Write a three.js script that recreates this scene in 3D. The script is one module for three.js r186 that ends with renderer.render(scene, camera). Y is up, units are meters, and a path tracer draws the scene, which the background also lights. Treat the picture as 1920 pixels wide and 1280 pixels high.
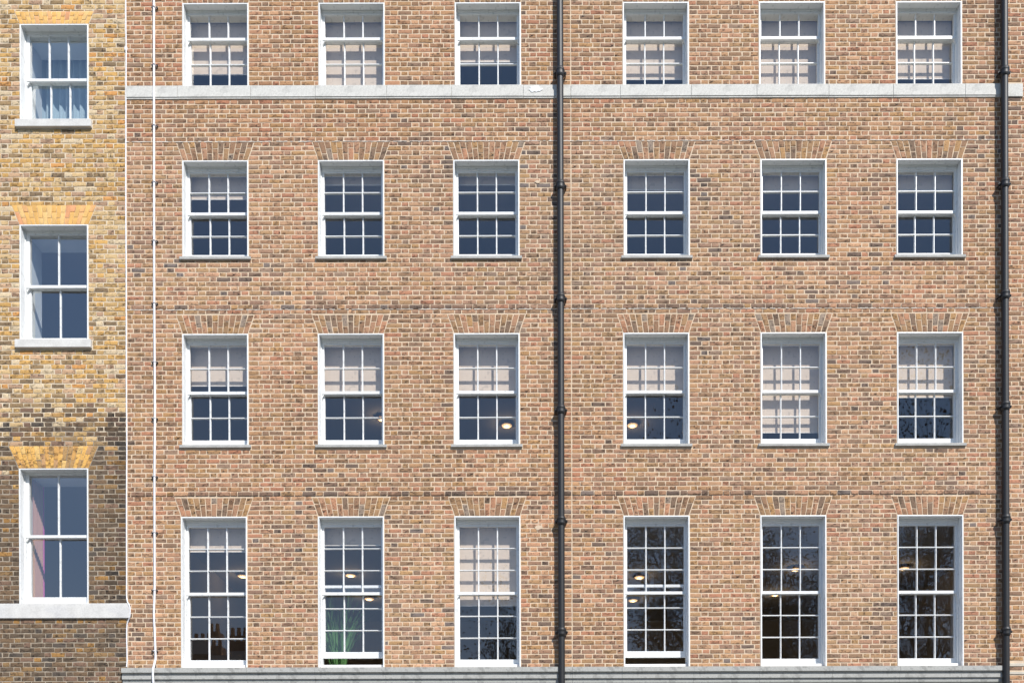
import * as THREE from 'three';
import { mergeGeometries } from 'three/addons/utils/BufferGeometryUtils.js';
import { RoundedBoxGeometry } from 'three/addons/geometries/RoundedBoxGeometry.js';

// ------------------------------------------------------------------ camera, sky, sun, exposure
const S = 116.7, D = 13.5, EYE = 1.6, ROLL = 0.0027, CX = 1010, CY = 1605;   // pixels per metre on the wall, distance, eye height, lens roll
const scene = new THREE.Scene();
const camera = new THREE.PerspectiveCamera(2 * Math.atan(CY / (D * S)) * 180 / Math.PI, 1.5, 0.1, 600);
camera.position.set(0, EYE, D);
camera.rotation.z = -ROLL;
camera.setViewOffset(2 * CX, 2 * CY, 0, 0, 1920, 1280);                       // a rising front: level camera, shifted lens
const renderer = new THREE.WebGLRenderer({ antialias: true });
renderer.toneMapping = THREE.LinearToneMapping;
renderer.toneMappingExposure = 1.2;
renderer.shadowMap.enabled = true;
{
  const w = 64, h = 256, d = new Float32Array(w * h * 4);
  const stops = [[0, .58, .67, .78], [6, .48, .60, .78], [18, .32, .48, .77], [35, .22, .37, .69], [60, .13, .26, .54], [90, .09, .20, .45]];
  for (let j = 0; j < h; j++) {
    const el = (j + .5) / h * 180 - 90; let c = [.22, .21, .20];
    if (el > 0) for (let k = 0; k < stops.length - 1; k++) if (el >= stops[k][0] && el <= stops[k + 1][0]) {
      const t = (el - stops[k][0]) / (stops[k + 1][0] - stops[k][0]); c = [1, 2, 3].map(n => stops[k][n] * (1 - t) + stops[k + 1][n] * t);
    }
    for (let i = 0; i < w; i++) d.set([...c, 1], (j * w + i) * 4);
  }
  const sky = new THREE.DataTexture(d, w, h, THREE.RGBAFormat, THREE.FloatType);
  sky.mapping = THREE.EquirectangularReflectionMapping; sky.magFilter = sky.minFilter = THREE.LinearFilter; sky.needsUpdate = true;
  scene.background = sky; scene.environment = sky;
}
const sun = new THREE.DirectionalLight(new THREE.Color(1, .965, .915), 4.95);
sun.position.set(0.6 * 40, 9 + 1.25 * 40, 40); sun.target.position.set(0, 9, 0);
sun.castShadow = true; sun.shadow.mapSize.set(4096, 4096);
Object.assign(sun.shadow.camera, { left: -14, right: 14, top: 12, bottom: -12, near: 1, far: 150 });
sun.name = 'sun';
scene.add(sun, sun.target);

// ------------------------------------------------------------------ helpers
function rng(seed) { let a = seed >>> 0; return () => { a = (a + 0x6D2B79F5) >>> 0; let t = Math.imul(a ^ a >>> 15, 1 | a); t = t + Math.imul(t ^ t >>> 7, 61 | t) ^ t; return ((t ^ t >>> 14) >>> 0) / 4294967296; }; }
const rand = rng(20240611), rr = (a, b) => a + (b - a) * rand();
const lin = v => { v /= 255; return v <= .04045 ? v / 12.92 : Math.pow((v + .055) / 1.055, 2.4); };
const hash = (x, y, s = 0) => { let h = Math.imul(x | 0, 374761393) ^ Math.imul(y | 0, 668265263) ^ Math.imul(s | 0, 1274126177); h = Math.imul(h ^ h >>> 13, 1274126177); return ((h ^ h >>> 16) >>> 0) / 4294967296; };
const sm = t => t * t * (3 - 2 * t), clamp = (x, a = 0, b = 1) => Math.min(b, Math.max(a, x)), step = (a, b, x) => sm(clamp((x - a) / (b - a)));
function noise(x, y, period, s) {                                            // value noise that repeats after PERIOD cells
  const x0 = Math.floor(x), y0 = Math.floor(y), u = sm(x - x0), v = sm(y - y0), w = n => ((n % period) + period) % period;
  const a = hash(w(x0), w(y0), s), b = hash(w(x0 + 1), w(y0), s), c = hash(w(x0), w(y0 + 1), s), e = hash(w(x0 + 1), w(y0 + 1), s);
  return (a * (1 - u) + b * u) * (1 - v) + (c * (1 - u) + e * u) * v;
}
function wp(px, py, z = 0) {                                                 // a place on the plane at depth z, surveyed from the photograph
  const dx = px - CX, dy = py - CY, f = (D - z) / D / S;
  return { x: (dx - ROLL * dy) * f, y: EYE - (dy + ROLL * dx) * f };
}
const Y = (py, px = 403, z = 0) => wp(px, py, z).y, X = (px, py = 640, z = 0) => wp(px, py, z).x;
const taken = new Map();
function numbered(n) { const k = taken.get(n) ?? 0; taken.set(n, k + 1); return k ? n + '_' + String(k).padStart(3, '0') : n; }
function thing(name, label, category, pos = [0, 0, 0], group) {
  const o = new THREE.Group(); o.name = numbered(name); o.position.set(...pos); o.userData = { label, category }; if (group) o.userData.group = group; scene.add(o); return o;
}
function part(name, geo, mat, parent, pos) {
  const m = new THREE.Mesh(geo, mat); m.name = name; m.castShadow = m.receiveShadow = true; if (pos) m.position.set(...pos); parent.add(m); return m;
}
function structure(name, geo, mat, pos) { const m = part(name, geo, mat, scene, pos); m.userData = { kind: 'structure', label: name.replace(/_/g, ' ') }; return m; }
function metres(g) {                                                         // uv in metres from the face that each point lies on
  g = g.index ? g.toNonIndexed() : g; const p = g.attributes.position, n = g.attributes.normal, uv = new Float32Array(p.count * 2);
  for (let i = 0; i < p.count; i++) {
    const ax = Math.abs(n.getX(i)), ay = Math.abs(n.getY(i)), az = Math.abs(n.getZ(i));
    if (az >= ax && az >= ay) { uv[i * 2] = p.getX(i); uv[i * 2 + 1] = p.getY(i); } else if (ay >= ax) { uv[i * 2] = p.getX(i); uv[i * 2 + 1] = p.getZ(i); } else { uv[i * 2] = p.getZ(i); uv[i * 2 + 1] = p.getY(i); }
  }
  g.setAttribute('uv', new THREE.BufferAttribute(uv, 2)); return g;
}
const boxes = new Map();
function slab(x0, x1, y0, y1, z0, z1, bevel = 0) {                           // a block between two corners
  const w = x1 - x0, h = y1 - y0, d = z1 - z0;
  let g = bevel ? new RoundedBoxGeometry(w, h, d, 1, Math.min(bevel, w / 2.01, h / 2.01, d / 2.01)) : new THREE.BoxGeometry(w, h, d);
  g.translate((x0 + x1) / 2, (y0 + y1) / 2, (z0 + z1) / 2); return metres(g);
}
const join = list => mergeGeometries(list);

// ------------------------------------------------------------------ textures and materials
function texture(n, fn, srgb = false) {
  const d = new Uint8Array(n * n * 4);
  for (let j = 0; j < n; j++) for (let i = 0; i < n; i++) { const c = fn(i / n, j / n); const o = (j * n + i) * 4; d[o] = clamp(c[0]) * 255; d[o + 1] = clamp(c[1]) * 255; d[o + 2] = clamp(c[2]) * 255; d[o + 3] = 255; }
  const t = new THREE.DataTexture(d, n, n); t.wrapS = t.wrapT = THREE.RepeatWrapping; t.magFilter = THREE.LinearFilter; t.minFilter = THREE.LinearMipmapLinearFilter; t.generateMipmaps = true; if (srgb) t.colorSpace = THREE.SRGBColorSpace; t.needsUpdate = true; return t;
}
const brickMap = texture(1024, (u, v) => {                                   // burnt blotches, flecks and pits in the clay; one repeat is a metre
  const a = noise(u * 14, v * 20, 140, 1) * .6 + noise(u * 37, v * 46, 740, 2) * .4;
  const b = noise(u * 60, v * 70, 420, 3), c = noise(u * 150, v * 150, 150, 4), e = noise(u * 26, v * 40, 520, 9);
  const dark = step(.54, .74, a), pit = step(.74, .90, b), pale = step(.66, .86, e);
  let k = .90 - .40 * dark - .40 * pit + .16 * pale + (c - .5) * .22;
  return [k, k * (1 - .02 * dark) + .015 * pale, k * (1 - .05 * dark + .06 * pit) + .02 * pale];
});
const mortarMap = texture(512, (u, v) => { const k = .90 + (noise(u * 90, v * 90, 90, 5) - .5) * .16 + (noise(u * 9, v * 9, 9, 6) - .5) * .14; const w = step(.62, .8, noise(u * 5, v * 7, 35, 7)); return [k - .05 * w, k - .045 * w, k - .03 * w]; });
const stoneMap = texture(512, (u, v) => { const k = .86 + (noise(u * 128, v * 128, 128, 8) - .5) * .24 + (noise(u * 40, v * 40, 40, 10) - .5) * .12 - .09 * step(.66, .85, noise(u * 6, v * 17, 102, 11)); return [k, k, k * .985]; });
const weatherMap = texture(512, (u, v) => { const st = step(.50, .72, noise(u * 9, v * 9, 9, 41) * .5 + noise(u * 31, v * 31, 31, 42) * .5), k = .86 + (noise(u * 128, v * 128, 128, 8) - .5) * .24 - .20 * st; return [k, k, k * .98]; });   // lichen and soot spots on the cornice
const paintMap = texture(256, (u, v) => { const k = .965 + (noise(u * 50, v * 8, 200, 12) - .5) * .04 - .16 * step(.78, .95, noise(u * 24, v * 24, 24, 13)); return [k, k, k * .99]; });
const woodMap = texture(256, (u, v) => { const k = .8 + .2 * noise(u * 90, v * 2, 180, 14); return [k, k * .97, k * .95]; });
const M = (c, o = {}) => new THREE.MeshStandardMaterial({ color: new THREE.Color().setRGB(...c), roughness: .9, ...o });
const mat = {
  brick: new THREE.MeshStandardMaterial({ vertexColors: true, map: brickMap, roughness: .93 }),
  mortar: M([.71, .55, .39], { map: mortarMap }), mortarOld: M([.70, .58, .42], { map: mortarMap }), bead: M([.80, .72, .62], { map: mortarMap }),
  filler: M([.80, .80, .79]), gauged: new THREE.MeshStandardMaterial({ vertexColors: true, map: mortarMap, roughness: .93 }), mortarSoot: M([.40, .33, .245], { map: mortarMap }), cornice: M([.47, .465, .44], { map: weatherMap }),
  stone: M([.69, .67, .625], { map: stoneMap, roughness: .85 }), stoneGrey: M([.50, .49, .465], { map: stoneMap }), stoneWhite: M([.69, .67, .63], { map: mortarMap, roughness: .8 }),
  stucco: M([.62, .56, .46], { map: mortarMap }), paint: M([.80, .805, .80], { map: paintMap, roughness: .42 }), lining: M([.66, .68, .68], { roughness: .6 }),
  plaster: M([.42, .38, .34]), carpet: M([.13, .115, .10]), ceiling: M([.55, .53, .50]), iron: M([.012, .012, .0125], { roughness: .52 }), steel: M([.03, .03, .03], { roughness: .5 }),
  conduit: M([.78, .78, .80], { roughness: .45 }), blind: M([.60, .50, .405], { roughness: .95, map: paintMap }), rail: M([.70, .66, .60], { roughness: .6 }),
  glass: new THREE.MeshPhysicalMaterial({ color: 0xffffff, roughness: 0, transmission: 1, thickness: 0, ior: 2.05 }),
  glassDouble: new THREE.MeshPhysicalMaterial({ color: new THREE.Color().setRGB(.93, .96, .98), roughness: 0, transmission: 1, thickness: 0, ior: 2.6 }),
};

// ------------------------------------------------------------------ brickwork
const tone = (w, r, g, b) => ({ w, c: [lin(r), lin(g), lin(b)].map(v => v * .89) });
const blend = (pal, k, warm) => { const W = pal.reduce((a, p) => a + p.w, 0), m = [0, 1, 2].map(i => pal.reduce((a, p) => a + p.w * p.c[i], 0) / W); return pal.map(p => ({ w: p.w, c: p.c.map((v, i) => (v + (m[i] - v) * k) * warm[i]) })); };  // one clay pit: the bricks share a hue
const PAL_RED = blend([tone(3, 198, 154, 130), tone(3, 192, 154, 118), tone(2.4, 172, 143, 106), tone(2.4, 168, 132, 106), tone(2, 166, 134, 120), tone(1.6, 136, 113, 92), tone(1.0, 116, 102, 93), tone(.9, 192, 132, 110), tone(.7, 184, 148, 98), tone(1.6, 210, 172, 142), tone(.4, 132, 123, 118), tone(.3, 180, 118, 98)], .44, [1.05, .97, .845]);
const PAL_DARK = blend([tone(2, 132, 109, 94), tone(2, 112, 98, 90), tone(2, 152, 122, 104), tone(1, 122, 114, 112), tone(1, 168, 134, 112)], .2, [1.08, 1.0, .90]);
const PAL_ARCH = blend([tone(2, 168, 138, 106), tone(2, 152, 122, 100), tone(1.5, 182, 144, 120), tone(1, 124, 108, 96), tone(.7, 186, 150, 106), tone(.5, 150, 142, 136), tone(1, 190, 142, 116)], .2, [1.08, .98, .84]);
const PAL_YELLOW = blend([tone(2, 222, 174, 98), tone(3, 224, 194, 146), tone(2, 204, 168, 112), tone(1.6, 214, 176, 146), tone(1.5, 150, 126, 94), tone(.9, 114, 98, 80), tone(.7, 220, 154, 82), tone(1, 194, 150, 90), tone(1, 182, 148, 128), tone(.8, 230, 212, 182)], .24, [1.0, .965, .89]);
const PAL_SOOT = [tone(3, 134, 111, 86), tone(3, 116, 100, 82), tone(1.4, 160, 130, 90), tone(1.6, 144, 117, 98), tone(1, 102, 93, 84), tone(.7, 180, 138, 80)].map(p => ({ w: p.w, c: [p.c[0] * .88, p.c[1] * .82, p.c[2] * .76] }));
const PAL_GAUGED = [tone(2, 244, 194, 118), tone(2, 242, 188, 108), tone(1, 242, 184, 122), tone(1, 246, 202, 132), tone(.25, 238, 170, 120)];
const PAL_GAUGED_OLD = [tone(2, 238, 184, 100), tone(2, 222, 168, 96), tone(1, 206, 160, 112), tone(.7, 190, 150, 98), tone(.8, 236, 192, 118)];
function pick(pal) { let t = rand() * pal.reduce((s, p) => s + p.w, 0); for (const p of pal) if ((t -= p.w) <= 0) return p.c; return pal[0].c; }
class Brickwork {                                                            // collects bricks; each has four front corners, its face depth and its colour
  constructor() { this.list = []; }
  add(q, zf, c, rough = 1) {
    const a = Math.abs((q[2][0] - q[0][0]) * (q[3][1] - q[1][1]) - (q[3][0] - q[1][0]) * (q[2][1] - q[0][1])) / 2;
    this.list.push({ q, zf, c, a, seed: (rand() * 1e9) | 0, rough });
  }
  static shape(list, ox, oy, oz) {
    const pos = [], uv = [], col = [], idx = [];
    for (const { q, zf, c, seed, rough } of list) {
      const r = rng(seed), base = pos.length / 3, ring = [], long = Math.hypot(q[1][0] - q[0][0], q[1][1] - q[0][1]), tall = Math.hypot(q[3][0] - q[0][0], q[3][1] - q[0][1]);
      const seg = [Math.max(1, Math.round(long / .075)), tall > .12 ? 2 : 1, Math.max(1, Math.round(long / .075)), tall > .12 ? 2 : 1];
      for (let e = 0; e < 4; e++) for (let k = 0; k < seg[e]; k++) { const t = k / seg[e], a = q[e], b = q[(e + 1) % 4]; ring.push([a[0] + (b[0] - a[0]) * t, a[1] + (b[1] - a[1]) * t]); }
      const mx = ring.reduce((s, p) => s + p[0], 0) / ring.length, my = ring.reduce((s, p) => s + p[1], 0) / ring.length, n = ring.length;
      const u0 = r(), v0 = r(), tilt = (r() - .5) * .012, tip = (r() - .5) * .03, gain = .94 + r() * .12;
      const put = (x, y, z, k) => { pos.push(x - ox, y - oy, z - oz); uv.push(u0 + x - mx, v0 + y - my); col.push(c[0] * k, c[1] * k, c[2] * k); };
      const zAt = (x, y) => zf + (x - mx) * tilt + (y - my) * tip;
      put(mx, my, zf + .0008, gain);
      const j = ring.map(() => [(r() - .5) * .008 * rough, (r() - .5) * .0055 * rough]);
      ring.forEach((p, i) => { const x = p[0] + j[i][0], y = p[1] + j[i][1], l = Math.hypot(x - mx, y - my) || 1; put(x - (x - mx) / l * .004, y - Math.sign(y - my) * .0035, zAt(x, y), gain * (.95 + r() * .1)); });
      ring.forEach((p, i) => put(p[0] + j[i][0], p[1] + j[i][1], zAt(p[0], p[1]) - .0035, gain));
      ring.forEach((p, i) => put(p[0] + j[i][0], p[1] + j[i][1], -.02, gain));
      for (let i = 0; i < n; i++) {
        const a = base + 1 + i, b = base + 1 + (i + 1) % n; idx.push(base, a, b);
        for (let s = 0; s < 2; s++) { const a1 = a + s * n, b1 = b + s * n; idx.push(a1, a1 + n, b1, b1, a1 + n, b1 + n); }
      }
    }
    const g = new THREE.BufferGeometry();
    g.setAttribute('position', new THREE.Float32BufferAttribute(pos, 3)); g.setAttribute('uv', new THREE.Float32BufferAttribute(uv, 2)); g.setAttribute('color', new THREE.Float32BufferAttribute(col, 3)); g.setIndex(idx); g.computeVertexNormals(); return g;
  }
  build(parent, name, restName, most, seen) {                                // the largest in view one by one, the rest joined
    const o = parent.getWorldPosition(new THREE.Vector3());
    const order = [...this.list].sort((p, q) => (seen(q) - seen(p)) || q.a - p.a), one = order.slice(0, most), rest = order.slice(most);
    one.forEach((b, i) => { const mx = (b.q[0][0] + b.q[2][0]) / 2, my = (b.q[0][1] + b.q[2][1]) / 2; part(i ? name + '_' + String(i).padStart(3, '0') : name, Brickwork.shape([b], mx, my, 0), mat.brick, parent, [mx - o.x, my - o.y, -o.z]); });
    if (rest.length) part(restName, Brickwork.shape(rest, o.x, o.y, o.z), mat.brick, parent).userData = { kind: 'stuff' };
  }
}
const J = .0145, COURSE = 8.75 / S;
// Flemish bond between x0 and x1, with openings (rectangles or arches with slanted ends) left free; colour(x, y, rnd) picks the clay
function lay(work, { x0, x1, y0, y1, from, holes, colour, zOf, rough = 1, course = COURSE, joint = J }) {
  const U = .2125 + .1025 + 2 * joint; let k = Math.floor((y0 - from) / course) - 1;
  for (; from + k * course < y1; k++) {
    const lo = from + k * course + joint / 2, hi = lo + course - joint; if (lo < y0 || hi > y1 + .03) continue;
    const wob = rr(-.0015, .0015);
    let pieces = [{ l: [x0, x0], r: [x1, x1], lo, hi }];
    for (const h of holes) {
      if (h.y1 <= lo + .012 || h.y0 >= hi - .012) continue;
      const at = (a, y) => a[0] + (a[1] - a[0]) * clamp((y - h.y0) / (h.y1 - h.y0));
      const L = [at(h.l, lo) - joint * .7, at(h.l, hi) - joint * .7], R = [at(h.r, lo) + joint * .7, at(h.r, hi) + joint * .7], next = [];
      for (const p of pieces) {
        if (R[0] <= p.l[0] || L[0] >= p.r[0]) { next.push(p); continue; }
        if (L[0] > p.l[0] + .02) next.push({ ...p, r: L });
        if (R[0] < p.r[0] - .02) next.push({ ...p, l: R });
        const inner = { l: [Math.max(p.l[0], L[0] + joint), Math.max(p.l[0], L[0] + joint)], r: [Math.min(p.r[0], R[0] - joint), Math.min(p.r[0], R[0] - joint)] };
        if (h.y0 > p.lo + .026) next.push({ ...p, ...inner, hi: Math.min(p.hi, h.y0 - joint * .6) });
        if (h.y1 < p.hi - .026) next.push({ ...p, ...inner, lo: Math.max(p.lo, h.y1 + joint * .6) });
      }
      pieces = next;
    }
    const shift = (k & 1 ? U / 2 : 0) + rr(-.012, .012);
    for (const p of pieces) {
      const a = Math.max(p.l[0], p.l[1]), b = Math.min(p.r[0], p.r[1]); if (b - a < .02) continue;
      const cuts = [];
      for (let n = Math.floor((a - shift) / U) - 1; n * U + shift < b + U; n++) { cuts.push(n * U + shift + rr(-.006, .006), n * U + shift + .2125 + joint + rr(-.006, .006)); }
      const mid = cuts.filter(c => c > a + .05 && c < b - .05); const ends = [p.l, ...mid.map(c => [c, c]), p.r];
      for (let i = 0; i < ends.length - 1; i++) {
        const jl = i ? joint / 2 : 0, jr = i < ends.length - 2 ? joint / 2 : 0, l = ends[i], r = ends[i + 1], dy0 = rr(-.002, .002) + wob, dy1 = rr(-.002, .002) + wob;
        const q = [[l[0] + jl, p.lo + dy0], [r[0] - jr, p.lo + dy0], [r[1] - jr, p.hi + dy1], [l[1] + jl, p.hi + dy1]];
        const x = (l[0] + r[0]) / 2, y = (p.lo + p.hi) / 2; work.add(q, (zOf ? zOf(x, y) : 0) + rr(-.0012, .0024), colour(x, y, r[0] - l[0]), rough);
      }
    }
  }
}
function voussoirs(parent, { xc, yb, yt, hb, ht, n, pal, joint, split, clay = mat.brick }) {   // a flat arch of tapering bricks
  const arch = new THREE.Group(); arch.name = 'flat_arch'; arch.position.set(xc - parent.position.x, yb, 0); parent.add(arch);
  for (let i = 0; i < n; i++) {
    const f = (k, y) => { const t = (y - yb) / (yt - yb), h = hb + (ht - hb) * t; return xc - h + 2 * h * k / n; };
    const cut = split ? yb + (yt - yb) * (i % 2 ? .36 : .64) + rr(-.008, .008) : null, spans = split ? [[yb + joint / 2, cut - joint / 2], [cut + joint / 2, yt - joint / 2]] : [[yb + joint / 2, yt - joint / 2]];
    for (const [a, b] of spans) {
      const q = [[f(i, a) + joint / 2, a], [f(i + 1, a) - joint / 2, a], [f(i + 1, b) - joint / 2, b], [f(i, b) + joint / 2, b]];
      const mx = (q[0][0] + q[2][0]) / 2, my = (q[0][1] + q[2][1]) / 2;
      part('arch_brick', Brickwork.shape([{ q, zf: rr(0, .003), c: pick(pal), seed: (rand() * 1e9) | 0, rough: clay === mat.brick ? 1 : .3 }], mx, my, 0), clay, arch, [mx - xc, my - yb, 0]);
    }
  }
}
// the body of a front wall with its openings, split in bands so that each opening is a real hole
function frontWall(parent, x0, x1, y0, y1, holes, material, z0 = -.34, z1 = -.0035, low = [], high = []) {
  const s = new THREE.Shape([[x0, y0], ...low, [x1, y0], [x1, y1], ...high.slice().reverse(), [x0, y1]].map(([x, y]) => new THREE.Vector2(x - parent.position.x, y)));
  for (const h of holes) s.holes.push(new THREE.Path([[h.x0, h.y0], [h.x0, h.y1], [h.x1, h.y1], [h.x1, h.y0]].map(([x, y]) => new THREE.Vector2(x - parent.position.x, y))));
  const g = new THREE.ExtrudeGeometry(s, { depth: z1 - z0, bevelEnabled: false }); g.translate(0, 0, z0); return part('wall', metres(g), material, parent);
}

// ------------------------------------------------------------------ sash windows
// all lengths from the opening's foot centre: hw half width of the hole in the brickwork, H its height
function barShape(len, w, d, vertical) {                                     // a glazing bar with a narrowed nose
  const s = new THREE.Shape([[-w / 2, -d], [w / 2, -d], [w / 2, -d * .55], [w * .24, 0], [-w * .24, 0], [-w / 2, -d * .55]].map(p => new THREE.Vector2(...p)));
  const g = new THREE.ExtrudeGeometry(s, { depth: len, bevelEnabled: false }); g.translate(0, 0, -len / 2);
  g.rotateX(Math.PI / 2); g.applyMatrix4(new THREE.Matrix4().makeBasis(new THREE.Vector3(1, 0, 0), new THREE.Vector3(0, 1, 0), new THREE.Vector3(0, 0, 1)));
  // after rotateX the section's depth runs along z and the length along y
  if (!vertical) g.rotateZ(Math.PI / 2); return metres(g);
}
function sash(win, { name, z, x, y0, y1, top, bottom, side, cols, bars, glass, horns, barW = .025 }) {
  const T = .042, geos = [slab(-x, -x + side, y0, y1, z - T, z), slab(x - side, x, y0, y1, z - T, z), slab(-x + side, x - side, y1 - top, y1, z - T, z - .001), slab(-x + side, x - side, y0, y0 + bottom, z - T, z - .001)];
  if (horns) for (const s of [-1, 1]) {
    const h = new THREE.Shape(); h.moveTo(0, 0); h.lineTo(side * .9, 0); h.quadraticCurveTo(side * .86, -.02, side * .5, -.028); h.quadraticCurveTo(side * .25, -.035, side * .22, -.055); h.lineTo(0, -.055); h.lineTo(0, 0);
    const g = new THREE.ExtrudeGeometry(h, { depth: T * .8, bevelEnabled: false }); if (s > 0) { g.scale(-1, 1, 1); const ix = g.attributes.position; for (let i = 0; i < ix.count; i += 3) { for (const a of Object.values(g.attributes)) for (let c = 0; c < a.itemSize; c++) { const v = a.getComponent(i + 1, c); a.setComponent(i + 1, c, a.getComponent(i + 2, c)); a.setComponent(i + 2, c, v); } } g.computeVertexNormals(); }
    g.translate(s * x, y0, z - T); geos.push(metres(g));
  }
  part(name, join(geos), mat.paint, win);
  const gx0 = -x + side, gx1 = x - side, gy0 = y0 + bottom, gy1 = y1 - top, ys = [gy0, ...bars.slice().sort((a, b) => a - b), gy1], xs = Array.from({ length: cols + 1 }, (_, i) => gx0 + (gx1 - gx0) * i / cols);
  for (let i = 1; i < cols; i++) part('glazing_bar', barShape(gy1 - gy0, barW, T - .006, true), mat.paint, win, [xs[i], (gy0 + gy1) / 2, z - .003]);
  for (const b of bars) for (let i = 0; i < cols; i++) { const a = xs[i] + (i ? barW * .4 : 0), e = xs[i + 1] - (i < cols - 1 ? barW * .4 : 0); part('glazing_bar', barShape(e - a, barW * .92, T - .008, false), mat.paint, win, [(a + e) / 2, b, z - .0045]); }
  for (let i = 0; i < cols; i++) for (let j = 0; j < ys.length - 1; j++) {
    const g = new THREE.PlaneGeometry(xs[i + 1] - xs[i] - .006, ys[j + 1] - ys[j] - .006); g.rotateX(rr(-.007, .007)); g.rotateY(rr(-.007, .007));
    part('pane', g, glass, win, [(xs[i] + xs[i + 1]) / 2, (ys[j] + ys[j + 1]) / 2, z - .024]);
  }
}
function makeWindow(parent, o) {
  const win = new THREE.Group(); win.name = 'sash_window'; win.position.set(o.x - parent.position.x, o.y, 0); parent.add(win);
  const { hw, H, glass = mat.glass, depth = .11, band = .02 } = o, iw = hw - band;
  part('reveal', join([slab(-hw, -iw, 0, H, -depth - .02, .005, .003), slab(iw, hw, 0, H, -depth - .02, .005, .003), slab(-iw, iw, H - band, H, -depth - .02, .0045, .003)]), mat.paint, win);
  const zf = -depth, head = o.head ?? .06, fj = .013;
  const frame = [slab(-iw, -iw + fj, 0, H - band, -.24, zf, .002), slab(iw - fj, iw, 0, H - band, -.24, zf, .002), slab(-iw + fj, iw - fj, H - band - head, H - band, -.24, zf - .001, .004), slab(-iw + fj, iw - fj, H - band - head * .35, H - band, zf - .001, zf + .012, .004)];
  if (o.woodSill) frame.push(slab(-iw + .002, iw - .002, 0, o.woodSill, -.24, zf + .045, .006));
  part('frame', join(frame), mat.paint, win);
  part('inner_lining', join([slab(-hw, -iw + .004, 0, H, o.inner, -.242), slab(iw - .004, hw, 0, H, o.inner, -.242), slab(-iw, iw, H - band - .03, H, o.inner, -.242), slab(-hw, hw, -.03, .012, o.inner - .03, -.242)]), mat.lining, win);
  const sx = iw - fj - .002;
  sash(win, { name: 'upper_sash', z: zf - .014, x: sx, y0: o.meet - .022, y1: H - band - head + .012, top: H - band - head + .012 - o.glassTop, bottom: .044, side: o.side, cols: o.cols, bars: o.upBars, glass, horns: true });
  const up = o.raise ?? 0;
  sash(win, { name: 'lower_sash', z: zf - .058, x: sx, y0: o.lowFoot + up, y1: o.meet + .02 + up, top: .042, bottom: o.glassFoot - o.lowFoot, side: o.side, cols: o.cols, bars: o.lowBars.map(b => b + up), glass });
  return win;
}

// ------------------------------------------------------------------ survey of the two red-brown fronts
const colX = [[403.4, 658.8, 914.5, 1229.8, 1485.4, 1742.5], [403.2, 658, 911.8, 1231.5, 1488.2, 1743.6], [403.2, 657.8, 912.5, 1230.8, 1488.5, 1744.8], [401, 658, 914, 1231.5, 1488.2, 1745.4]];
const zU = -.124, zL = -.168, bandY = Y(160, 403, .02);
const rowSpec = [
  { top: 5.9, foot: null, midY: 82, glassTop: 32.5, up: [], meet: 73.3, low: [120.3], glassFoot: null },
  { top: 301, foot: 482.5, midY: 392, glassTop: 327, up: [361.2], meet: 400.8, low: [442.5], glassFoot: 478 },
  { top: 626, foot: 835, midY: 730, glassTop: 648.7, up: [690.8], meet: 736.5, low: [783.2], glassFoot: 825.5 },
  { top: 968.7, foot: 1251.3, midY: 1110, glassTop: 989.5, up: [1028.8, 1069.8], meet: 1113.2, low: [1156, 1197], glassFoot: 1237.5 },
].map((r, i) => {
  const foot = r.foot === null ? bandY - .002 : Y(r.foot), top = Y(r.top) , f = (py, z) => Y(py, 403, z) - foot;
  const woodSill = i === 3 ? .055 : .03;
  return { i, foot, top, H: top - foot, glassTop: f(r.glassTop, zU - .02), upBars: r.up.map(p => f(p, zU)), meet: f(r.meet, zU), lowBars: r.low.map(p => f(p, zL)), glassFoot: r.glassFoot === null ? .11 : f(r.glassFoot, zL), lowFoot: woodSill + .003, woodSill, midY: r.midY };
});
const HW = .5304;
const XA = X(237), XB = X(1071.5), XC = X(1888), XD = X(1985), XL = X(-150);
const TOP = 16.9, lineY = Y(930, 700);
const storeyCeil = [-30, 268, 592, 938].map(p => Y(p, 1010)), FOOT4 = Y(1248, 1010) - .62;

function colourRed(x, y) {
  const n = noise(x * .9 + 40, y * 1.3 + 7, 4096, 21), m = noise(x * .35 + 90, y * .35, 4096, 22);
  const onLine = (Math.abs(y - (lineY + .04)) < .04 || Math.abs(y - Y(574, 700)) < .04);
  let c = pick(onLine && rand() < .55 ? PAL_DARK : n > .66 && rand() < .2 ? PAL_DARK : PAL_RED);
  const py = CY - (y - EYE) * S, batch = py < 262 ? -.06 : py > 488 && py < 572 ? .05 : py > 935 ? .03 : 0, k = (.93 + .12 * rand()) * (1 + batch + (noise(x * .55 + 5, y * .8, 4096, 25) - .5) * .24), warm = (m - .5) * .10 + (py < 262 ? .05 : 0);
  return [c[0] * k * (1 + warm), c[1] * k, c[2] * k * (1 - warm)];
}
const inView = b => { const x = (b.q[0][0] + b.q[2][0]) / 2, y = (b.q[0][1] + b.q[2][1]) / 2, f = D * S / D; const px = CX + x * S, py = CY - (y - EYE) * S; return px > 4 && px < 1916 && py > 4 && py < 1276 ? 1 : 0; };

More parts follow.
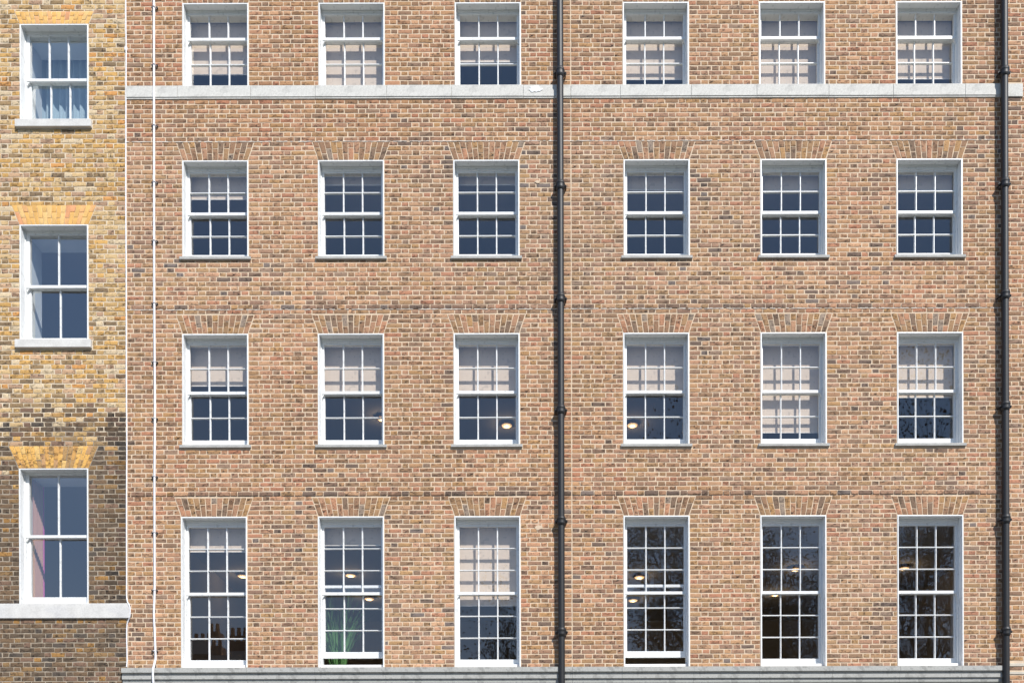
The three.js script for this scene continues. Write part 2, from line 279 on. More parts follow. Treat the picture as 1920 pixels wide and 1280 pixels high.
function terrace(name, label, x0, x1, cols, xIn, bandJoints, corniceJoints, corniceEnds) {
  const house = thing(name, label, 'building', [(x0 + x1) / 2, 0, 0]);
  const ox = house.position.x, holes = [], lays = [], work = new Brickwork();
  for (const r of rowSpec) for (const c of cols) {
    const xc = X(colX[r.i][c], r.midY), top = wp(colX[r.i][c], 0).y, yb = r.foot, yt = r.top;
    holes.push({ x0: xc - HW + .001, x1: xc + HW - .001, y0: yb, y1: yt - .001, r, c, xc });
    lays.push({ l: [xc - HW, xc - HW], r: [xc + HW, xc + HW], y0: yb, y1: yt });
    const arch = { xc, yb: yt + .004, yt: yt + .004 + .302, hb: .522, ht: .626 };
    lays.push({ l: [xc - arch.hb, xc - arch.ht], r: [xc + arch.hb, xc + arch.ht], y0: arch.yb - .004, y1: arch.yt });
    voussoirs(house, { ...arch, n: 13, pal: PAL_ARCH, joint: .0115, split: true });
  }
  const bandTop = bandY, bandLow = Y(181.6, 403, .02), filLow = Y(184.9, 403, .014), corTop = Y(1251, 403, .085), fas1 = Y(1260.2, 403, .085), fas2 = Y(1272.8, 403, .06), fas2t = Y(1266, 403, .06);
  lays.push({ l: [x0 - 1, x0 - 1], r: [x1 + 1, x1 + 1], y0: filLow, y1: bandTop });
  frontWall(house, x0, x1, corTop - .1, TOP, holes, mat.mortar, -.255);
  // string course under the top storey's windows
  for (let i = 0; i < bandJoints.length - 1; i++) {
    const a = (i ? X(bandJoints[i], 170) : x0) + .0015 - ox, b = (i < bandJoints.length - 2 ? X(bandJoints[i + 1], 170) : x1) - .0015 - ox, z = .022 + rr(-.002, .002);
    part('band_stone', join([slab(a, b, bandLow, bandTop, -.05, z, .006), slab(a + .001, b - .001, filLow, bandLow + .004, -.05, z - .009, .002)]), mat.stone, house);
  }
  // cornice below the tall windows
  for (let i = 0; i < corniceJoints.length - 1; i++) {
    const a = (i ? X(corniceJoints[i], 1260) : corniceEnds[0]) + .0015 - ox, b = (i < corniceJoints.length - 2 ? X(corniceJoints[i + 1], 1260) : corniceEnds[1]) - .0015 - ox;
    const s = new THREE.Shape([[-.04, corTop + .012], [.07, corTop], [.085, corTop - .004], [.085, fas1], [.05, fas1 - .003], [.046, fas1 - .012], [.046, fas2t + .003], [.06, fas2t], [.06, fas2], [.036, fas2 - .003], [.034, fas2 - .05], [.03, fas2 - .07], [-.04, fas2 - .07]].map(p => new THREE.Vector2(...p)));
    const g = new THREE.ExtrudeGeometry(s, { depth: b - a, bevelEnabled: false }); g.rotateY(-Math.PI / 2); g.scale(1, 1, 1);
    g.translate(b, 0, 0); g.applyMatrix4(new THREE.Matrix4()); part('cornice_stone', metres(g), mat.cornice, house);
  }
  part('lower_wall', slab(x0 - ox, x1 - ox, 0, corTop - .1, -.34, .012), mat.stucco, house);
  part('roof', slab(x0 - ox, x1 - ox, TOP, TOP + .15, -7.2, .08, .02), mat.stoneGrey, house);
  // rooms
  const walls = [slab(x0 - ox, xIn - ox, 0, TOP, -7.2, -6.9), slab(x0 - ox, x0 - ox + .1, 0, TOP, -6.9, -.255), slab(xIn - ox - .1, xIn - ox, 0, TOP, -6.9, -.255)];
  part('inner_wall', join(walls), mat.plaster, house);
  storeyCeil.forEach((c, i) => { part('ceiling', slab(x0 - ox + .1, xIn - ox - .1, c, c + .05, -6.9, -.255), mat.ceiling, house); if (i < 3) part('floor_slab', slab(x0 - ox + .1, xIn - ox - .1, storeyCeil[i + 1] + .05, storeyCeil[i + 1] + .32, -6.9, -.255), mat.carpet, house); });
  part('floor_slab', slab(x0 - ox + .1, xIn - ox - .1, FOOT4 - .25, FOOT4, -6.9, -.255), mat.carpet, house);
  // windows with their sills
  for (const h of holes) {
    const { r, c, xc } = h;
    makeWindow(house, { x: xc, y: r.foot, hw: HW, H: r.H, cols: 3, side: .034, glassTop: r.glassTop, upBars: r.upBars, meet: r.meet, lowBars: r.lowBars, glassFoot: r.glassFoot, lowFoot: r.lowFoot, woodSill: r.woodSill, inner: -.262, raise: r.i === 3 && (c === 1 || c === 3) ? .128 : 0 });
    if (r.i === 1 || r.i === 2) {
      const sy = r.foot, sh = .046; lays.push({ l: [xc - .573, xc - .573], r: [xc + .573, xc + .573], y0: sy - sh, y1: sy });
      part('sill', slab(xc - .573 - ox, xc + .573 - ox, sy - sh, sy, -.1, .030, .005), mat.stoneGrey, house);
    }
  }
  lay(work, { x0: x0 + .009, x1: x1 - .009, y0: corTop - .06, y1: TOP - .02, from: lineY + .004, holes: lays, colour: colourRed, zOf: (x, y) => Math.abs(y - (lineY + .04)) < .036 ? .009 : Math.abs(y - Y(575.5, 700)) < .037 ? .006 : 0 });
  work.build(house, 'brick', 'brickwork', 300, inView);
  // pale pointing left along two bed joints
  for (const [py, x] of [[265, 700], [580, 700]]) {
    const yy = Y(py, x), p = [], idx = [], n = 160; const bead = [];
    for (let i = 0; i < n; i++) { const a = x0 + (x1 - x0) * i / n - ox, b = x0 + (x1 - x0) * (i + 1) / n - ox, hgt = .006 + .008 * hash(i, py); if (hash(i, py, 5) < .12) continue; bead.push(slab(a, b, yy - hgt / 2 + (hash(i, 3) - .5) * .006, yy + hgt / 2 + (hash(i, 3) - .5) * .006, -.01, .004 + .002 * hash(i, 9))); }
    const m = part('pointing', join(bead), mat.bead, house); m.userData = { kind: 'stuff' };
  }
  return { house, holes, x0, x1 };
}
const houseA = terrace('terrace_house', 'brown and pink brick house front crossed by the thin white conduit', XA, XB, [0, 1, 2], XB, [237, 333, 470, 591, 725, 847, 981, 1071], [232, 465, 592, 724, 848, 979, 1071], [X(231, 1262), XB]);
// dabs of filler left on the band and the brickwork
for (const [px, py, w, h, z, m, seed] of [[1004, 168.5, .12, .06, .0205, 'filler', 3], [1010, 989, .085, .045, .0, 'mortar', 8], [1008, 341, .05, .028, .0, 'mortar', 5]]) {
  const p = wp(px, py), r = rng(seed), sh = new THREE.Shape(Array.from({ length: 22 }, (_, i) => { const a = i / 22 * 6.283, k = .6 + .5 * r(); return new THREE.Vector2(Math.cos(a) * w * k, Math.sin(a) * h * k); }));
  part('filler_patch', metres(new THREE.ExtrudeGeometry(sh, { depth: .006, bevelEnabled: false })), mat[m], houseA.house, [p.x - houseA.house.position.x, p.y, z]);
}
const houseB = terrace('terrace_house', 'brown and pink brick house front between the two black drainpipes', XB, XC, [3, 4, 5], XD, [1071, 1163, 1296, 1419, 1554, 1675, 1810, 1888], [1071, 1166, 1300, 1423, 1559, 1685, 1800, 1884], [XB, X(1884, 1250)]);

// ------------------------------------------------------------------ the neighbour beyond the second drainpipe
{
  const house = thing('terrace_house', 'narrow edge of a brown brick house with cream stone courses at its foot', 'building', [(XC + XD) / 2, 0, 0]), ox = house.position.x, work = new Brickwork();
  frontWall(house, XC, XD, 0, TOP, [], mat.mortar);
  const bt = bandY, bl = Y(184.9, 403, .014), c1 = [Y(1253, 403), Y(1247, 403)], c2 = [Y(1268, 403), Y(1263, 403)];
  part('band_stone', slab(XC - ox + .002, X(1918, 170) - ox, bl, bt, -.05, .018, .006), mat.stone, house);
  for (const [a, b] of [c1, c2]) part('stone_course', slab(XC - ox + .002, XD - ox, a, b, -.05, .008, .004), mat.stucco, house);
  lay(work, { x0: XC + .006, x1: XD - .006, y0: 2.6, y1: TOP - .02, from: lineY + .02, colour: (x, y) => colourRed(x, y).map((v, i) => v * [1.06, 1.04, 1.05][i]), holes: [{ l: [XC - 1, XC - 1], r: [X(1918, 170), X(1918, 170)], y0: bl, y1: bt }, ...[c1, c2].map(([a, b]) => ({ l: [XC - 1, XC - 1], r: [XD + 1, XD + 1], y0: a, y1: b }))] });
  work.build(house, 'brick', 'brickwork', 300, inView);
  part('roof', slab(XC - ox, XD - ox, TOP, TOP + .15, -7.2, .08, .02), mat.stoneGrey, house);
}

// ------------------------------------------------------------------ the yellow stock brick neighbour
const left = (() => {
  const x0 = XL, x1 = XA, house = thing('stock_brick_house', 'yellow stock brick house front with orange flat arches and sooty lower courses', 'building', [(x0 + x1) / 2, 0, 0]), ox = house.position.x, work = new Brickwork(), holes = [], lays = [];
  const spec = [
    { cx: 100.6, w: 128.6, top: 45, foot: 227, cols: 3, glassTop: 70, meet: 149.5, glassFoot: 224.5, arch: [21, 148, 17], pal: PAL_GAUGED, wood: .012, low: .014 },
    { cx: 100.4, w: 128.6, top: 421, foot: 638.5, cols: 2, glassTop: 442.5, meet: 537, glassFoot: 633.8, arch: [384, 159, 17], pal: PAL_GAUGED, wood: .012, low: .014 },
    { cx: 100, w: 129.6, top: 878, foot: 1132, cols: 2, glassTop: 892, meet: 1005.5, glassFoot: 1119.5, arch: [836, 168, 18], pal: PAL_GAUGED_OLD, wood: .02, low: .022 },
  ];
  const sooty = (x, y) => { const py = CY - (y - EYE) * S, n = noise(x * 1.7 + 30, y * 2.1, 4096, 31) * .6 + noise(x * 6 + 3, y * 9, 4096, 32) * .4; const edge = 815 + (n - .5) * 190 + (rand() - .5) * 210; let s = py > edge ? 1 : 0; const px = CX + x * S; if (px > 212 + (n - .5) * 40 && py > 770 && py < 1135) s = 2; return s; };
  const out = [];
  for (const s of spec) {
    const midY = (s.top + s.foot) / 2, xc = X(s.cx, midY), foot = Y(s.foot, s.cx), top = Y(s.top, s.cx), hw = s.w / 2 / S, f = (p, z) => Y(p, s.cx, z) - foot;
    holes.push({ x0: xc - hw + .001, x1: xc + hw - .001, y0: foot, y1: top - .001 }); lays.push({ l: [xc - hw, xc - hw], r: [xc + hw, xc + hw], y0: foot, y1: top });
    const at = Y(s.arch[0], s.cx), ht = s.arch[1] / 2 / S, arch = { xc, yb: top + .002, yt: at, hb: hw + .003, ht };
    lays.push({ l: [xc - arch.hb, xc - ht], r: [xc + arch.hb, xc + ht], y0: top, y1: at }); voussoirs(house, { ...arch, n: s.arch[2], pal: s.pal, joint: .0042, split: true, clay: s.pal === PAL_GAUGED ? mat.gauged : mat.brick });
    makeWindow(house, { x: xc, y: foot, hw, H: top - foot, cols: s.cols, side: .05, glassTop: f(s.glassTop, zU - .02), upBars: [], meet: f(s.meet, zU), lowBars: [], glassFoot: f(s.glassFoot, zL), lowFoot: s.low, woodSill: s.wood, head: .022, inner: -.56, glass: mat.glassDouble });
    out.push({ xc, foot, top, hw });
  }
  for (const [i, h] of [[0, 14.2], [1, 15.5]]) { const o = out[i], w = 142.5 / 2 / S, a = X(99.5, 230) ; lays.push({ l: [o.xc - w, o.xc - w], r: [o.xc + w, o.xc + w], y0: o.foot - h / S, y1: o.foot }); part('sill', slab(o.xc - w - ox, o.xc + w - ox, o.foot - h / S, o.foot, -.1, .049, .008), mat.stoneWhite, house); }
  const b1 = out[2].foot, b0 = Y(1158.5, 100, .031), xe = X(241.5, 1145, .031); lays.push({ l: [x0 - 1, x0 - 1], r: [x1 + 1, x1 + 1], y0: b0, y1: b1 });
  part('sill_band', slab(x0 - ox, xe - ox, b0, b1, -.1, .031, .006), mat.stoneWhite, house);
  const soot = Y(812, 100), ragged = []; for (let i = 1; i < 34; i++) { const a = x0 + (x1 - x0) * i / 34, h = soot + (hash(i, 71) - .5) * .62 + .1; ragged.push([a - .02, h], [a + .04, h]); }   // the soot ends in a ragged edge
  frontWall(house, x0, x1, 2.2, soot, holes.slice(2), mat.mortarSoot, -.34, -.0035, [], ragged); frontWall(house, x0, x1, soot, TOP, holes.slice(0, 2), mat.mortarOld, -.34, -.0035, ragged); part('lower_wall', slab(x0 - ox, x1 - ox, 0, 2.2, -.34, .012), mat.stucco, house); part('roof', slab(x0 - ox, x1 - ox, TOP, TOP + .15, -7.2, .08, .02), mat.stoneGrey, house);
  lay(work, { x0: x0 + .006, x1: x1 - .022, y0: 2.2, y1: TOP - .02, from: b0 - .004, holes: lays, rough: 1.7, course: 9.0 / S, joint: .0125, colour: (x, y) => { const s = sooty(x, y), c = pick(s ? PAL_SOOT : PAL_YELLOW), k = (.92 + .14 * rand()) * (s === 2 ? .62 : 1); return c.map(v => v * k); } });
  work.build(house, 'brick', 'brickwork', 300, inView);
  part('inner_wall', join([slab(x0 - ox, x1 - ox, 0, TOP, -5.2, -4.9), slab(x0 - ox, x0 - ox + .1, 0, TOP, -4.9, -.34), slab(x1 - ox - .1, x1 - ox, 0, TOP, -4.9, -.34)]), mat.plaster, house);
  [-20, 385, 846].map(p => Y(p, 100)).forEach((c, i) => { part('ceiling', slab(x0 - ox + .1, x1 - ox - .1, c, c + .05, -4.9, -.34), mat.plaster, house); part('floor_slab', slab(x0 - ox + .1, x1 - ox - .1, c - [3.0, 3.6, 3.6][i], c - [2.75, 3.4, 3.4][i], -4.9, -.34), mat.carpet, house); });
  return { house, out };
})();

// ------------------------------------------------------------------ drainpipes
function drainpipe(label, px, collars, lugSide) {
  const z = .086, xTop = X(px[0], 0, z), xBot = X(px[1], 1280, z), x = (xTop + xBot) / 2, t = thing('drainpipe', label, 'drainpipe', [x, 0, 0], 'black cast iron drainpipes');
  const R = .0535, ys = collars.map(c => Y(c, px[0], z)), ends = [TOP + .1, ...ys, .1];
  for (let i = 0; i < ends.length - 1; i++) {
    part('pipe_length', new THREE.CylinderGeometry(R, R, ends[i] - ends[i + 1] - .004, 40, 1, false), mat.iron, t, [0, (ends[i] + ends[i + 1]) / 2, z]);
    if (i === 0) continue; const y = ends[i];
    const prof = [[.048, -.075], [.058, -.075], [.061, -.058], [.067, -.05], [.070, -.038], [.068, -.026], [.067, .010], [.073, .018], [.075, .030], [.072, .042], [.064, .05], [.064, .066], [.048, .068]].map(p => new THREE.Vector2(...p));
    const collar = part('collar', new THREE.LatheGeometry(prof, 40), mat.iron, t, [0, y, z]);
    for (const s of [-1, 1]) {
      const lug = new THREE.Shape(); lug.moveTo(s * .05, -.026); lug.lineTo(s * .076, -.02); lug.absarc(s * .08, 0, .02, s > 0 ? -Math.PI / 2 : -Math.PI / 2, Math.PI / 2, s < 0); lug.lineTo(s * .05, .026); lug.lineTo(s * .05, -.026);
      const g = new THREE.ExtrudeGeometry(lug, { depth: .016, bevelEnabled: true, bevelSize: .003, bevelThickness: .003, bevelSegments: 1 }); g.translate(0, 0, -.012);
      const pin = new THREE.CylinderGeometry(.013, .013, z - .01, 12); pin.rotateX(Math.PI / 2); pin.translate(s * .082, 0, -(z - .01) / 2);
      const nut = new THREE.SphereGeometry(.012, 12, 8); nut.translate(s * .082, 0, .01);
      part('lug', join([g, pin, nut].map(q => metres(q))), mat.iron, collar);
    }
  }
  return t;
}
drainpipe('black iron drainpipe on the house front crossed by the white conduit', [1050.4, 1052.6], [137, 349, 560, 769, 977, 1185], 1);
drainpipe('black iron drainpipe standing by the cornice end', [1883, 1888], [136, 345, 554, 762, 974, 1184], -1);

// ------------------------------------------------------------------ white conduit and the white cable on the party line
{
  const pts = [[287.6, -60, .03], [288, 100, .03], [288.2, 340, .03], [288.6, 560, .03], [289.8, 784, .03], [289, 890, .03], [289, 1000, .03], [289.2, 1110, .03], [288, 1150, .03], [289.6, 1190, .03], [290.5, 1215, .03], [290.8, 1236, .035], [288.2, 1247, .07], [286.6, 1254, .11], [286, 1266, .112], [287, 1282, .112], [287, 1340, .11]].map(([a, b, z]) => { const p = wp(a, b, z); return new THREE.Vector3(p.x, p.y, z); });
  const x = pts[0].x, t = thing('conduit', 'thin white conduit clipped down the brick front beside the party line', 'conduit', [x, 0, 0]);
  pts.push(new THREE.Vector3(pts.at(-1).x, .2, .1)); pts[0].y = TOP;
  part('pipe', new THREE.TubeGeometry(new THREE.CatmullRomCurve3(pts.map(p => p.clone().setX(p.x - x)), false, 'centripetal'), 400, .0168, 12), mat.conduit, t);
  for (const py of [13, 121, 235, 341, 451, 568, 678, 784, 893, 998, 1106, 1220]) {
    const p = wp(288.8, py, .03), g = new THREE.Group(); g.name = 'clip'; const ring = new THREE.TorusGeometry(.021, .006, 8, 20); ring.rotateX(Math.PI / 2);
    const c = part('clip', join([metres(ring), slab(-.05, .05, -.008, .008, -.03, -.016, .003)]), mat.conduit, t, [p.x - x, p.y, .03]);
    for (const s of [-1, 1]) { const sc = new THREE.CylinderGeometry(.012, .012, .024, 10); sc.rotateX(Math.PI / 2); part('screw', sc, mat.steel, c, [s * .040, -.004, -.010]); }
  }
}
{
  const pts = [[235.4, -60, .012], [235.2, 40, .012], [235.8, 90, .013], [235.4, 180, .012], [235.2, 400, .012], [236, 520, .012], [236.2, 720, .013], [237, 830, .012], [236.4, 940, .012], [236.6, 1080, .012], [237, 1122, .014], [239, 1130, .03], [242.4, 1136, .036], [242.6, 1156, .036], [240.6, 1162, .02], [237.6, 1170, .012], [237.4, 1240, .012], [236.6, 1250, .02]].map(([a, b, z]) => { const p = wp(a, b, z); return new THREE.Vector3(p.x, p.y, z); });
  pts[0].y = TOP; const x = pts[0].x, t = thing('cable', 'white painted cable along the joint between yellow and brown brick houses', 'cable', [x, 0, 0]);
  part('sheath', new THREE.TubeGeometry(new THREE.CatmullRomCurve3(pts.map(p => p.clone().setX(p.x - x)), false, 'centripetal'), 300, .0095, 10), mat.conduit, t);
  part('junction', slab(-.022, .022, -.03, .03, -.01, .02, .008), mat.conduit, t, [X(235.8, 92) - x, Y(92, 235.8), 0]);
}

// ------------------------------------------------------------------ blinds, lamps and what else shows behind the glass
const where = ['first window from the white conduit', 'second window from the white conduit', 'third window from the white conduit', 'first window after the middle drainpipe', 'second window after the middle drainpipe', 'third window after the middle drainpipe'];
const floorName = ['top storey', 'storey under the stone band', 'lower middle storey', 'tall-windowed storey'];
const blindFoot = [[141, 170, 117.5, 150, 170, 149], [375, 348, 347.5, 357, 358, 357], [724.5, 735.5, 735.5, 735, 812, 746], [1035.5, 1023.5, 1136.5, null, null, null]];
for (let i = 0; i < 4; i++) for (let c = 0; c < 6; c++) {
  const py = blindFoot[i][c]; if (py === null) continue;
  const h = (c < 3 ? houseA : houseB).holes.find(q => q.r.i === i && q.c === c), z = -.275, foot = Math.max(wp(colX[i][c], py, z).y, h.r.foot + .03), top = h.r.top - .055, w = .497;
  const low = foot < h.r.foot + .05, share = (top - foot) / h.r.H, how = low ? 'fully lowered' : share > .7 ? 'mostly lowered' : share > .42 ? 'half lowered' : 'mostly raised';
  const t = thing('roller_blind', `${how} beige roller blind, ${floorName[i]}, ${where[c]}`, 'blind', [h.xc, foot, z], 'roller blinds in the sash windows');
  part('cloth', slab(-w, w, .012, top - foot, -.001, .001), mat.blind, t);
  part('bottom_bar', slab(-w, w, 0, .014, -.006, .006, .003), mat.rail, t);
  const roll = new THREE.CylinderGeometry(.022, .022, 2 * w, 16); roll.rotateZ(Math.PI / 2); part('roller', roll, mat.rail, t, [0, top - foot - .006, -.024]);
}
const glow = new THREE.MeshStandardMaterial({ color: new THREE.Color().setRGB(.8, .7, .55), emissive: new THREE.Color().setRGB(1, .62, .27), emissiveIntensity: .6, roughness: .6 }), brass = M([.34, .20, .08], { roughness: .4, metalness: .6 });
for (const [px, py, i, c] of [[950, 800, 2, 2], [1186, 800, 2, 3], [717, 787, 2, 1], [455, 1081, 3, 0], [657, 1080, 3, 1], [692, 1124, 3, 1], [1199, 1085, 3, 3], [1187, 1128, 3, 3], [1492, 1071, 3, 4], [1454, 1118, 3, 4], [1695, 1070, 3, 5]]) {
  const ce = storeyCeil[i] - .07, z = D - D * (ce - EYE) * S / (CY - py), p = wp(px, py, z), deep = py > 1100;
  const t = thing('ceiling_lamp', `${c === 1 || c === 3 || c === 4 ? (deep ? 'inner ' : i === 3 ? 'outer ' : '') : ''}lit round ceiling lamp, ${floorName[i]}, ${where[c]}`, 'lamp', [p.x, storeyCeil[i], z], 'round ceiling lamps');
  const r = .108; part('rim', new THREE.LatheGeometry([[.05, 0], [r, 0], [r + .006, -.02], [r + .004, -.05], [r - .004, -.05], [r - .004, -.03]].map(q => new THREE.Vector2(...q)), 32), brass, t);
  part('diffuser', new THREE.LatheGeometry([[0, -.068], [r * .5, -.066], [r * .85, -.056], [r - .006, -.04], [r - .006, -.032], [0, -.032]].map(q => new THREE.Vector2(...q)), 32), glow, t);
  const l = new THREE.PointLight(new THREE.Color(1, .72, .42), .16); l.position.set(0, -.09, 0); l.castShadow = true; l.shadow.radius = 3; l.name = 'lamp_light'; t.add(l);
}
{ // grass plant inside the open window
  const h = houseA.holes.find(q => q.r.i === 3 && q.c === 1), x = h.xc - .33, z = -.46, t = thing('potted_plant', 'tall green grass plant in a pot behind the slightly open window', 'plant', [x, FOOT4, z]);
  part('pot', new THREE.LatheGeometry([[0, 0], [.13, 0], [.17, .34], [.18, .36], [.155, .36], [.14, .3], [0, .3]].map(q => new THREE.Vector2(...q)), 24), M([.25, .22, .2]), t);
  const r = rng(77), pos = [], idx = [];
  for (let b = 0; b < 190; b++) {
    const a = r() * 6.283, lean = .05 + r() * .34, len = 1.0 + r() * .85, w = .007 + r() * .007, ca = Math.cos(a), sa = Math.sin(a), x0 = ca * r() * .1, z0 = sa * r() * .1, n = 7, base = pos.length / 3, t2 = r() * 6.28;
    for (let k = 0; k <= n; k++) { const u = k / n, d = lean * u * u * len, y = .3 + len * (u - .28 * lean * 2 * u * u * u), ww = w * (1 - u * .92); pos.push(x0 + ca * d + Math.cos(t2) * ww, y, z0 + sa * d * .6 + Math.sin(t2) * ww, x0 + ca * d - Math.cos(t2) * ww, y, z0 + sa * d * .6 - Math.sin(t2) * ww); }
    for (let k = 0; k < n; k++) idx.push(base + 2 * k, base + 2 * k + 1, base + 2 * k + 2, base + 2 * k + 2, base + 2 * k + 1, base + 2 * k + 3);
  }
  const g = new THREE.BufferGeometry(); g.setAttribute('position', new THREE.Float32BufferAttribute(pos, 3)); g.setIndex(idx); g.computeVertexNormals();
  part('leaves', g, new THREE.MeshPhysicalMaterial({ color: new THREE.Color().setRGB(.10, .26, .07), roughness: .9, side: THREE.DoubleSide, transmission: .3, thickness: 0 }), t);
}
function pleated(x0, x1, y0, y1, z, amp, folds, uneven) {                     // a hanging cloth with folds
  const g = new THREE.PlaneGeometry(1, 1, 160, 24), p = g.attributes.position;
  for (let i = 0; i < p.count; i++) { const u = p.getX(i) + .5, v = p.getY(i) + .5, ph = u * folds * 6.283 + Math.sin(u * 9) * uneven; p.setXYZ(i, x0 + (x1 - x0) * u, y0 + (y1 - y0) * v, z + Math.sin(ph) * amp * (1 - .25 * v) + Math.sin(ph * 2.3 + 1) * amp * .15); }
  g.computeVertexNormals(); return g;
}
{
  const o = left.out[0], t = thing('net_curtain', 'pale pleated curtain behind the six-pane window of the yellow house', 'curtain', [o.xc, o.foot - .4, -.62]);
  part('cloth', pleated(-.60, .62, 0, o.top - o.foot + .85, 0, .03, 11, .35), new THREE.MeshPhysicalMaterial({ color: new THREE.Color().setRGB(.50, .62, .66), roughness: 1, side: THREE.DoubleSide, transmission: .25, thickness: 0 }), t);
  const q = left.out[2], u = thing('drape', 'tan pleated drape with pink edging in the lowest window of yellow house', 'curtain', [q.xc, q.foot - .3, -.40]);
  part('cloth', pleated(0, .29, 0, q.top - q.foot + .5, 0, .012, 8, .6).rotateY(Math.PI / 2).translate(-q.hw + .062, 0, .145), M([.44, .24, .18], { side: THREE.DoubleSide }), u);
  part('edging', pleated(0, .035, 0, q.top - q.foot + .5, 0, .006, 1, 0).rotateY(Math.PI / 2).translate(-q.hw + .062, 0, -.147), M([.62, .10, .38], { side: THREE.DoubleSide }), u);
}

// ------------------------------------------------------------------ street, square and what the panes mirror
structure('ground', slab(-160, 160, -.5, -.15, -30, 260), M([.07, .085, .035], { roughness: 1 }));
structure('pavement', slab(-60, 60, -.15, 0, -.3, 3.2, .01), M([.27, .262, .25], { map: mortarMap }));
structure('road', slab(-60, 60, -.14, -.12, 3.2, 10.5), M([.07, .07, .072], { map: stoneMap }));
structure('garden_pavement', slab(-60, 60, -.14, 0, 10.5, 17, .01), M([.27, .262, .25], { map: mortarMap }));
function tree(label, x, z, height, spread, seed, levels = 7) {
  const t = thing('plane_tree', label, 'tree', [x, -.15, z], 'plane trees in the square'), r = rng(seed), limbs = [], pos = [], idx = [], nor = [];
  const V = THREE.Vector3, up = new V(0, 1, 0); const tips = [];
  function seg(a, b, ra, rb, sides) {
    const d = b.clone().sub(a).normalize(), s = new V().crossVectors(d, Math.abs(d.y) > .9 ? new V(1, 0, 0) : up).normalize(), q = new V().crossVectors(d, s), base = limbs.length / 3; 
    const b0 = pos.length / 3; for (const [c, rad] of [[a, ra], [b, rb]]) for (let k = 0; k < sides; k++) { const an = k / sides * 6.283; pos.push(c.x + (s.x * Math.cos(an) + q.x * Math.sin(an)) * rad, c.y + (s.y * Math.cos(an) + q.y * Math.sin(an)) * rad, c.z + (s.z * Math.cos(an) + q.z * Math.sin(an)) * rad); }
    for (let k = 0; k < sides; k++) { const n = (k + 1) % sides; idx.push(b0 + k, b0 + n, b0 + sides + k, b0 + n, b0 + sides + n, b0 + sides + k); }
  }
  function grow(p, dir, len, rad, lev) {
    let a = p.clone(), d = dir.clone(); const n = lev < 2 ? 5 : 3, out = [];
    for (let k = 0; k < n; k++) { d.add(new V((r() - .5) * .35, (r() - .35) * .22, (r() - .5) * .35)).normalize(); const b = a.clone().addScaledVector(d, len / n), ra = rad * (1 - .5 * k / n), rb = rad * (1 - .5 * (k + 1) / n); seg(a, b, ra, rb, lev < 2 ? 9 : lev < 4 ? 5 : 3); out.push([b.clone(), d.clone(), rb]); a = b; }
    tips.push(a.clone()); if (lev >= levels) return;
    const kids = lev === 0 ? 5 : 3;
    for (let k = 0; k < kids; k++) { const [q, e, rq] = out[Math.min(n - 1, Math.max(lev === 0 ? 1 : 0, n - 1 - ((k * n / kids) | 0) + (r() < .3 ? -1 : 0)))] , ang = (lev === 0 ? .55 : .5) + r() * .45, az = k / kids * 6.283 + r() * 1.4, s = new V().crossVectors(e, Math.abs(e.y) > .9 ? new V(1, 0, 0) : up).normalize(), w = new V().crossVectors(e, s); const nd = e.clone().multiplyScalar(Math.cos(ang)).addScaledVector(s, Math.sin(ang) * Math.cos(az)).addScaledVector(w, Math.sin(ang) * Math.sin(az)); nd.y += .12; nd.normalize(); grow(q, nd, len * (lev === 0 ? .62 : .72) * (.8 + r() * .35), rq * .74, lev + 1); }
  }
  grow(new V(0, 0, 0), new V(0, 1, 0), height * .40, .42, 0);
  const k = (() => { let m = 0, w = 0; for (let i = 0; i < pos.length; i += 3) { m = Math.max(m, pos[i + 1]); w = Math.max(w, Math.hypot(pos[i], pos[i + 2])); } return [spread / w, height / m]; })();
  const fit = a => { for (let i = 0; i < a.length; i += 3) { a[i] *= k[0]; a[i + 1] *= k[1]; a[i + 2] *= k[0]; } };
  fit(pos); const g = new THREE.BufferGeometry(); g.setAttribute('position', new THREE.Float32BufferAttribute(pos, 3)); g.setIndex(idx); g.computeVertexNormals(); part('trunk', g, M([.09, .075, .055]), t);
  const lp = [], li = []; for (const p of tips) for (let n = 0; n < 5; n++) { const c = [p.x * k[0] + (r() - .5) * .9, p.y * k[1] + (r() - .5) * .9, p.z * k[0] + (r() - .5) * .9], s = .045 + r() * .05, b = lp.length / 3; const u = new V(r() - .5, r() - .5, r() - .5).normalize().multiplyScalar(s), v = new V(r() - .5, r() - .5, r() - .5).cross(u).normalize().multiplyScalar(s * .7); for (const [i, j] of [[-1, 0], [0, -1], [1, 0], [0, 1]]) lp.push(c[0] + u.x * i + v.x * j, c[1] + u.y * i + v.y * j, c[2] + u.z * i + v.z * j); li.push(b, b + 1, b + 2, b, b + 2, b + 3); }
  const lg = new THREE.BufferGeometry(); lg.setAttribute('position', new THREE.Float32BufferAttribute(lp, 3)); lg.setIndex(li); lg.computeVertexNormals(); part('crown', lg, M([.13, .085, .035], { side: THREE.DoubleSide }), t);
}
tree('tall nearly bare plane tree across the road from the middle drainpipe', 10.5, 30, 27, 8.8, 11);
tree('broad nearly bare plane tree across the road from the cornice end', 22.5, 31, 28.5, 10, 23);
tree('small plane tree across the road from the third window column', -1.0, 34, 17.5, 4.4, 37, 5);
tree('slender plane tree close beside the tall one', 6.2, 29, 17.5, 4.8, 67, 6);
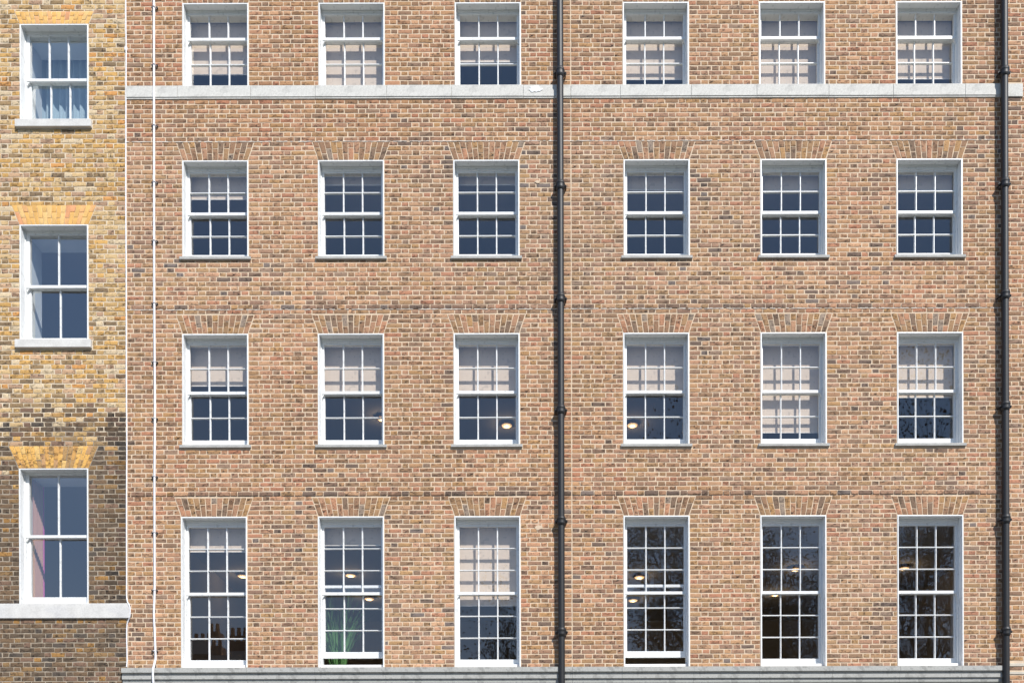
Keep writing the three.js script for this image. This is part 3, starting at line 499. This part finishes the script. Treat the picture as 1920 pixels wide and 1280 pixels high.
tree('round plane tree standing between the two tall plane trees', 14.5, 39, 19, 8.5, 41);
tree('plane tree behind the broad one across from the cornice end', 27, 40, 20, 8.5, 59);
function opposite(label, x, w, h, stack, z = 46) {
  const t = thing('opposite_house', label, 'building', [x, 0, z], 'houses across the square'), brickM = M([.20, .10, .07], { map: mortarMap });
  part('wall', slab(-w / 2, w / 2, 0, h, 0, 9), brickM, t);
  const roof = new THREE.ExtrudeGeometry(new THREE.Shape([[-.2, 0], [9.2, 0], [6.5, 1.9], [2.5, 1.9]].map(p => new THREE.Vector2(...p))), { depth: w, bevelEnabled: false }); roof.rotateY(-Math.PI / 2); roof.translate(w / 2, h, 0); part('roof', metres(roof), M([.06, .06, .065]), t);
  for (let r = 0; r < 4; r++) for (let c = 0; c < Math.floor(w / 2.3); c++) { const wx = -w / 2 + 1.2 + c * 2.3, wy = 1 + r * (h - 1.2) / 4; const f = part('window', join([slab(wx - .55, wx + .55, wy, wy + .06, -.05, 0), slab(wx - .55, wx + .55, wy + 1.8, wy + 1.86, -.05, 0), slab(wx - .55, wx - .49, wy + .06, wy + 1.8, -.05, 0), slab(wx + .49, wx + .55, wy + .06, wy + 1.8, -.05, 0), slab(wx - .49, wx + .49, wy + .9, wy + .95, -.045, 0)]), mat.paint, t); part('pane', slab(wx - .49, wx + .49, wy + .06, wy + 1.8, -.02, -.004), M([.02, .025, .03], { roughness: .05 }), f); }
  for (const s of stack) { const ch = part('chimney', slab(s - 1.5, s + 1.5, h + .4, h + 3.0, 3.9, 5.1, .03), brickM, t); for (let i = 0; i < 6; i++) { const pot = new THREE.CylinderGeometry(.13, .17, .75, 14); part('chimney_pot', pot, M([.33, .15, .08]), ch, [s - 1.2 + i * .48, h + 3.35, 4.5]); } }
}
opposite('tall red brick house with a chimney stack across the square', -24.2, 7.5, 15.4, [-1.6, 2.0]);
opposite('red brick house with one chimney stack across the square', -34.5, 12.5, 11.5, [-5]);
opposite('low red brick house with one chimney stack near the plane trees', -14.4, 11.6, 9.2, [4.2]);

renderer.render(scene, camera);
